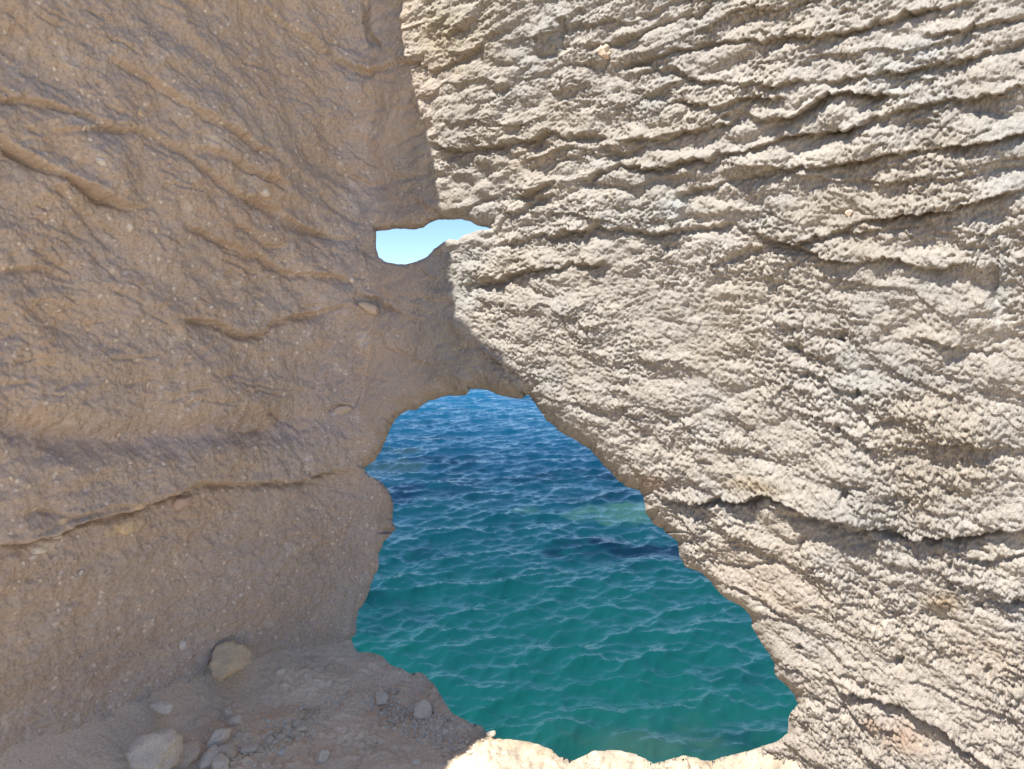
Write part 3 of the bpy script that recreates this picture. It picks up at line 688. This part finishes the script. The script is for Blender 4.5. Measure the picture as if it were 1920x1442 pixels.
# crumbs and grit nobody would count
V0, F0 = ico(1); gv, gf, n = [], [], 0
def crumbs(count, cx, cy, sx, sy, lo, hi, slope=0.0):
    global n
    for _ in range(count):
        u = rg.normal(); x = cx + sx * u; y = cy + sy * rg.normal() + slope * sx * u
        if sample(SDF_L, np.array([x]), np.array([y]))[0] < 7: continue
        p = on_ledge(x, y); k = np.linalg.norm(p - EYE) / FPX * rg.uniform(lo, hi) * .5
        A_ = rg.normal(size=(3, 3)); q_, _r = np.linalg.qr(A_)
        gv.append((V0 * rg.uniform(.6, 1.2, 3) * (1 + .2 * rg.normal(size=(len(V0), 1)))) @ q_ * k + p + np.array([0, 0, k * .2])); gf.append(F0 + n); n += len(V0)
crumbs(460, 785, 1350, 48, 20, 2, 8, .42); crumbs(300, 540, 1375, 60, 16, 2, 8, -.5); crumbs(160, 640, 1400, 110, 30, 1.5, 4.5); crumbs(120, 440, 1385, 30, 25, 1.5, 5)
crumbs(170, 785, 1352, 46, 17, 5, 9, .42); crumbs(90, 545, 1372, 52, 14, 5, 9, -.5); crumbs(50, 420, 1400, 26, 22, 4, 8)
crumbs(90, 700, 1250, 50, 25, 1.5, 4); crumbs(60, 420, 1268, 30, 6, 2, 5); crumbs(80, 1150, 1436, 170, 8, 1.5, 4)
gv = np.concatenate(gv); gf = np.concatenate(gf)
make_obj('gravel', mesh_from('gravel', gv, gf, False, np.ones((len(gv), 3))), [M_BUFF], None, kind='stuff', label='loose grit and crumbs scattered over the dusty ledge')

# ------------------------------------------------------------------ stones and shells set in the brown face (parts of the cliff)
def face_point(x, y, right=False):
    k = np.argmin((px2 - x) ** 2 + (py2 - y) ** 2 + (~vis) * 1e12); return P[k], N3[k]
def embed(name, x, y, wpx, hpx, mat, seed, rot=0.0, proud=.35, sub=3, label=None, rough=.05):
    p, nn = face_point(x, y); k = np.linalg.norm(p - EYE) / FPX
    me = stone_mesh(name, wpx * .5 * k, hpx * .5 * k, min(wpx, hpx) * .5 * k * .9, seed, sub, 5, rough)
    o = make_obj(name, me, [mat], cliff)
    z = Vector(nn.tolist()); x_ = Vector((0, 0, 1)).cross(z).normalized(); y_ = z.cross(x_)
    from mathutils import Matrix
    R = Matrix((x_, y_, z)).transposed() @ Matrix.Rotation(-rot, 3, 'Z')
    o.rotation_euler = R.to_euler(); o.location = Vector((p + nn * (min(wpx, hpx) * .5 * k * (proud - .5))).tolist())
    if label: o['label'] = label
    return o
embed('nodule', 691, 578, 44, 20, M_BROWN, 51, .35, .55, 4, 'almond shaped nodule in a dark socket')
embed('nodule', 644, 768, 36, 16, M_BROWN, 53, -.1, .5, 4, 'flat brown nodule in a slit')
embed('nodule', 342, 942, 36, 26, M_PINK, 55, -.3, .5, 4, 'rounded pinkish nodule')
embed('nodule', 240, 989, 32, 22, M_OCHRE, 57, -.2, .3, 4, 'ochre yellow nodule')
embed('nodule', 116, 977, 22, 11, M_OCHRE, 58, -.2, .3); embed('nodule', 263, 950, 20, 11, M_OCHRE, 59, -.2, .3)
embed('pebble', 498, 361, 22, 16, M_PALE, 61, .2, .35, 3, 'white pebble'); embed('pebble', 76, 1031, 28, 16, M_PALE, 63, 0, .3, 3, 'white chalky lump')
embed('pebble', 106, 1008, 20, 8, M_PALE, 64, -.1, .3); embed('pebble', 62, 1045, 16, 8, M_PALE, 65, -.2, .3); embed('pebble', 344, 1209, 13, 16, M_PALE, 66, .3, .35)
embed('pebble', 660, 525, 14, 10, M_PALE, 67, .3, .5); embed('pebble', 192, 303, 24, 14, M_PALE, 68, .6, .3); embed('pebble', 262, 211, 11, 14, M_OCHRE, 69, 0, .4)
embed('pebble', 156, 241, 7, 13, M_PALE, 70, 0, .4); embed('pebble', 170, 262, 12, 7, M_PALE, 71, 0, .4); embed('pebble', 243, 426, 15, 15, M_PALE, 72, 0, .3)
embed('pebble', 1130, 98, 34, 24, M_BROWN, 75, .3, .15, 4, None, .2); embed('pebble', 1592, 401, 14, 12, M_BROWN, 77, 0, .6)
for i in range(60):
    x, y = RNG.uniform(10, 670), RNG.uniform(10, 1180)
    embed('shell_fragment', x, y, RNG.uniform(5, 11), RNG.uniform(4, 7), [M_PALE, M_PALE, M_BUFF][i % 3], 400 + i, RNG.uniform(0, 3), .25, 2)

# ------------------------------------------------------------------ the sea
SEA_Z = -6.0
def wave_tile(n, L, wind, peak, seed, spread=2.0, short=.10):
    rg = np.random.default_rng(seed); k1 = np.fft.fftfreq(n, L / n) * 2 * math.pi
    kx, ky = np.meshgrid(k1, k1); k = np.hypot(kx, ky); k[0, 0] = 1e9
    kp = 2 * math.pi / peak
    c = np.abs((kx * wind[0] + ky * wind[1]) / k)
    S_ = np.exp(-1.0 * (kp / k) ** 2) / k ** 3.6 * (c ** spread + .06) * np.exp(-(k * short / (2 * math.pi)) ** 2); S_[0, 0] = 0
    a = np.sqrt(S_) * (rg.normal(size=k.shape) + 1j * rg.normal(size=k.shape))
    k[0, 0] = 1
    hh = np.fft.ifft2(a).real; dx = np.fft.ifft2(a * 1j * kx / k).real; dy = np.fft.ifft2(a * 1j * ky / k).real
    s = hh.std(); return hh / s, dx / s, dy / s
def tile_sample(T, L, x, y):
    n = T[0].shape[0]; fx = (x / L % 1) * n; fy = (y / L % 1) * n
    ix = fx.astype(int) % n; iy = fy.astype(int) % n; fx -= np.floor(fx); fy -= np.floor(fy); jx = (ix + 1) % n; jy = (iy + 1) % n
    return [(A_[iy, ix] * (1 - fx) + A_[iy, jx] * fx) * (1 - fy) + (A_[jy, ix] * (1 - fx) + A_[jy, jx] * fx) * fy for A_ in T]
yy = np.concatenate([np.linspace(-40, 5, 12)[:-1], np.linspace(5, 9, 60)[:-1], np.geomspace(9, 150, 520), np.geomspace(152, 20000, 60)])
uu = np.concatenate([[-8, -4, -2, -1.3], np.linspace(-1.0, -.26, 70)[:-1], np.linspace(-.26, .46, 330), np.linspace(.46, 1.1, 60)[1:], [1.4, 2, 4, 8]])
UU, YY = np.meshgrid(uu, yy); wshape = UU.shape
XX = UU * np.maximum(np.abs(YY), 12); XX = XX.ravel(); YY = YY.ravel()
T1 = wave_tile(512, 23.0, (.38, -.92), 2.1, 1, 2.6, .09); T2 = wave_tile(512, 11.3, (-.25, -.97), 0.75, 2, 1.2, .05)
c_, s_ = math.cos(.3), math.sin(.3)
a1 = tile_sample(T1, 23.0, XX, YY); a2 = tile_sample(T2, 11.3, XX * c_ + YY * s_, YY * c_ - XX * s_)
fade = sstep(140, 60, np.abs(YY)); near = sstep(4, 8, YY)
H1, H2 = .041 * fade * near, .007 * sstep(60, 25, YY) * near
WP = np.column_stack([XX + 0.75 * (H1 * a1[1] + H2 * a2[1]), YY + 0.75 * (H1 * a1[2] + H2 * a2[2]), SEA_Z + H1 * a1[0] + H2 * a2[0]])
gi = np.arange(len(XX)).reshape(wshape)
WF = np.stack([gi[:-1, :-1], gi[:-1, 1:], gi[1:, 1:], gi[1:, :-1]], -1).reshape(-1, 4)
m, nt, b = new_mat('sea_water')
tc = nt.nodes.new('ShaderNodeTexCoord'); co = tc.outputs['Object']
sx = nt.nodes.new('ShaderNodeSeparateXYZ'); nt.links.new(co, sx.inputs[0])
nz = N(nt, 'ShaderNodeTexNoise', Scale=.16, Detail=4.0, Roughness=.55); nt.links.new(co, nz.inputs['Vector'])
ma = nt.nodes.new('ShaderNodeMath'); ma.operation = 'MULTIPLY_ADD'; nt.links.new(nz.outputs[0], ma.inputs[0]); ma.inputs[1].default_value = 10.0; nt.links.new(sx.outputs[1], ma.inputs[2])
mr = nt.nodes.new('ShaderNodeMapRange'); nt.links.new(ma.outputs[0], mr.inputs[0]); mr.inputs[1].default_value = 12; mr.inputs[2].default_value = 62
depth_sky_tone = ramp(nt, mr.outputs[0], [(0, (.010, .060, .050)), (.10, (.003, .054, .050)), (.30, (.002, .036, .047)), (.5, (.0018, .032, .062)), (.8, (.004, .060, .115)), (1, (.006, .085, .165))])  # water depth, with far tones lightened to stand for reflected sky
nz2 = N(nt, 'ShaderNodeTexNoise', Scale=.23, Detail=5.0, Roughness=.6); mp = nt.nodes.new('ShaderNodeMapping'); mp.inputs['Scale'].default_value = (.7, .9, 1); mp.inputs['Location'].default_value = (3.1, 1.4, 0)
nt.links.new(co, mp.inputs[0]); nt.links.new(mp.outputs[0], nz2.inputs['Vector'])
wc = mixc(nt, depth_sky_tone.outputs[0], (.001, .010, .021), ramp(nt, nz2.outputs[0], [(.52, (0, 0, 0)), (.66, (.85, .85, .85))]).outputs[0])
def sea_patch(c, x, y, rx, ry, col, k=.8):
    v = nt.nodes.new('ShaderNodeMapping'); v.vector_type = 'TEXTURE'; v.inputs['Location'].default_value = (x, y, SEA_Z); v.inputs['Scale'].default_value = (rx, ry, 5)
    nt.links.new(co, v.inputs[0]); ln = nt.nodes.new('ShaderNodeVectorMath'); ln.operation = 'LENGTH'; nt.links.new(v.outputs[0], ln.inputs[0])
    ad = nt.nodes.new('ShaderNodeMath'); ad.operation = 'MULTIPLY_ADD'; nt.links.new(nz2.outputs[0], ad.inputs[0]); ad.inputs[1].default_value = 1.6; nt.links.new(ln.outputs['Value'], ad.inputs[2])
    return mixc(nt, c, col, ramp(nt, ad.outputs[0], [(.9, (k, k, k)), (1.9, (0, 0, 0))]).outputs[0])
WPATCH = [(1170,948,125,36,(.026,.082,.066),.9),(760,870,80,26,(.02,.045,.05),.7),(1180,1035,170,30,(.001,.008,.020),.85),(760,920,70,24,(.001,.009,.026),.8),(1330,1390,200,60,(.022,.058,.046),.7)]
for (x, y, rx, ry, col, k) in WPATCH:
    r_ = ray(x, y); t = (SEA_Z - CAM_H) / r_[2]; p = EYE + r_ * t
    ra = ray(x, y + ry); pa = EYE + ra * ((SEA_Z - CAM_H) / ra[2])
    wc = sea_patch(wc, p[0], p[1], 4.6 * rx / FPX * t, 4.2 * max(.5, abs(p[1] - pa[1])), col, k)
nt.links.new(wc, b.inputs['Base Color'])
b.inputs['Roughness'].default_value = .12; b.inputs['IOR'].default_value = 1.38
nb = N(nt, 'ShaderNodeTexNoise', Scale=7.0, Detail=4.0, Roughness=.6); mp2 = nt.nodes.new('ShaderNodeMapping'); mp2.inputs['Scale'].default_value = (.55, 1, 1); mp2.inputs['Rotation'].default_value = (0, 0, .25)
nt.links.new(co, mp2.inputs[0]); nt.links.new(mp2.outputs[0], nb.inputs['Vector'])
bp = nt.nodes.new('ShaderNodeBump'); bp.inputs['Strength'].default_value = .25; bp.inputs['Distance'].default_value = .06
nt.links.new(nb.outputs[0], bp.inputs['Height']); nt.links.new(bp.outputs[0], b.inputs['Normal'])
make_obj('sea', mesh_from('sea', WP, WF, True), [m], None, kind='structure', label='rippled blue green sea below the cliff')
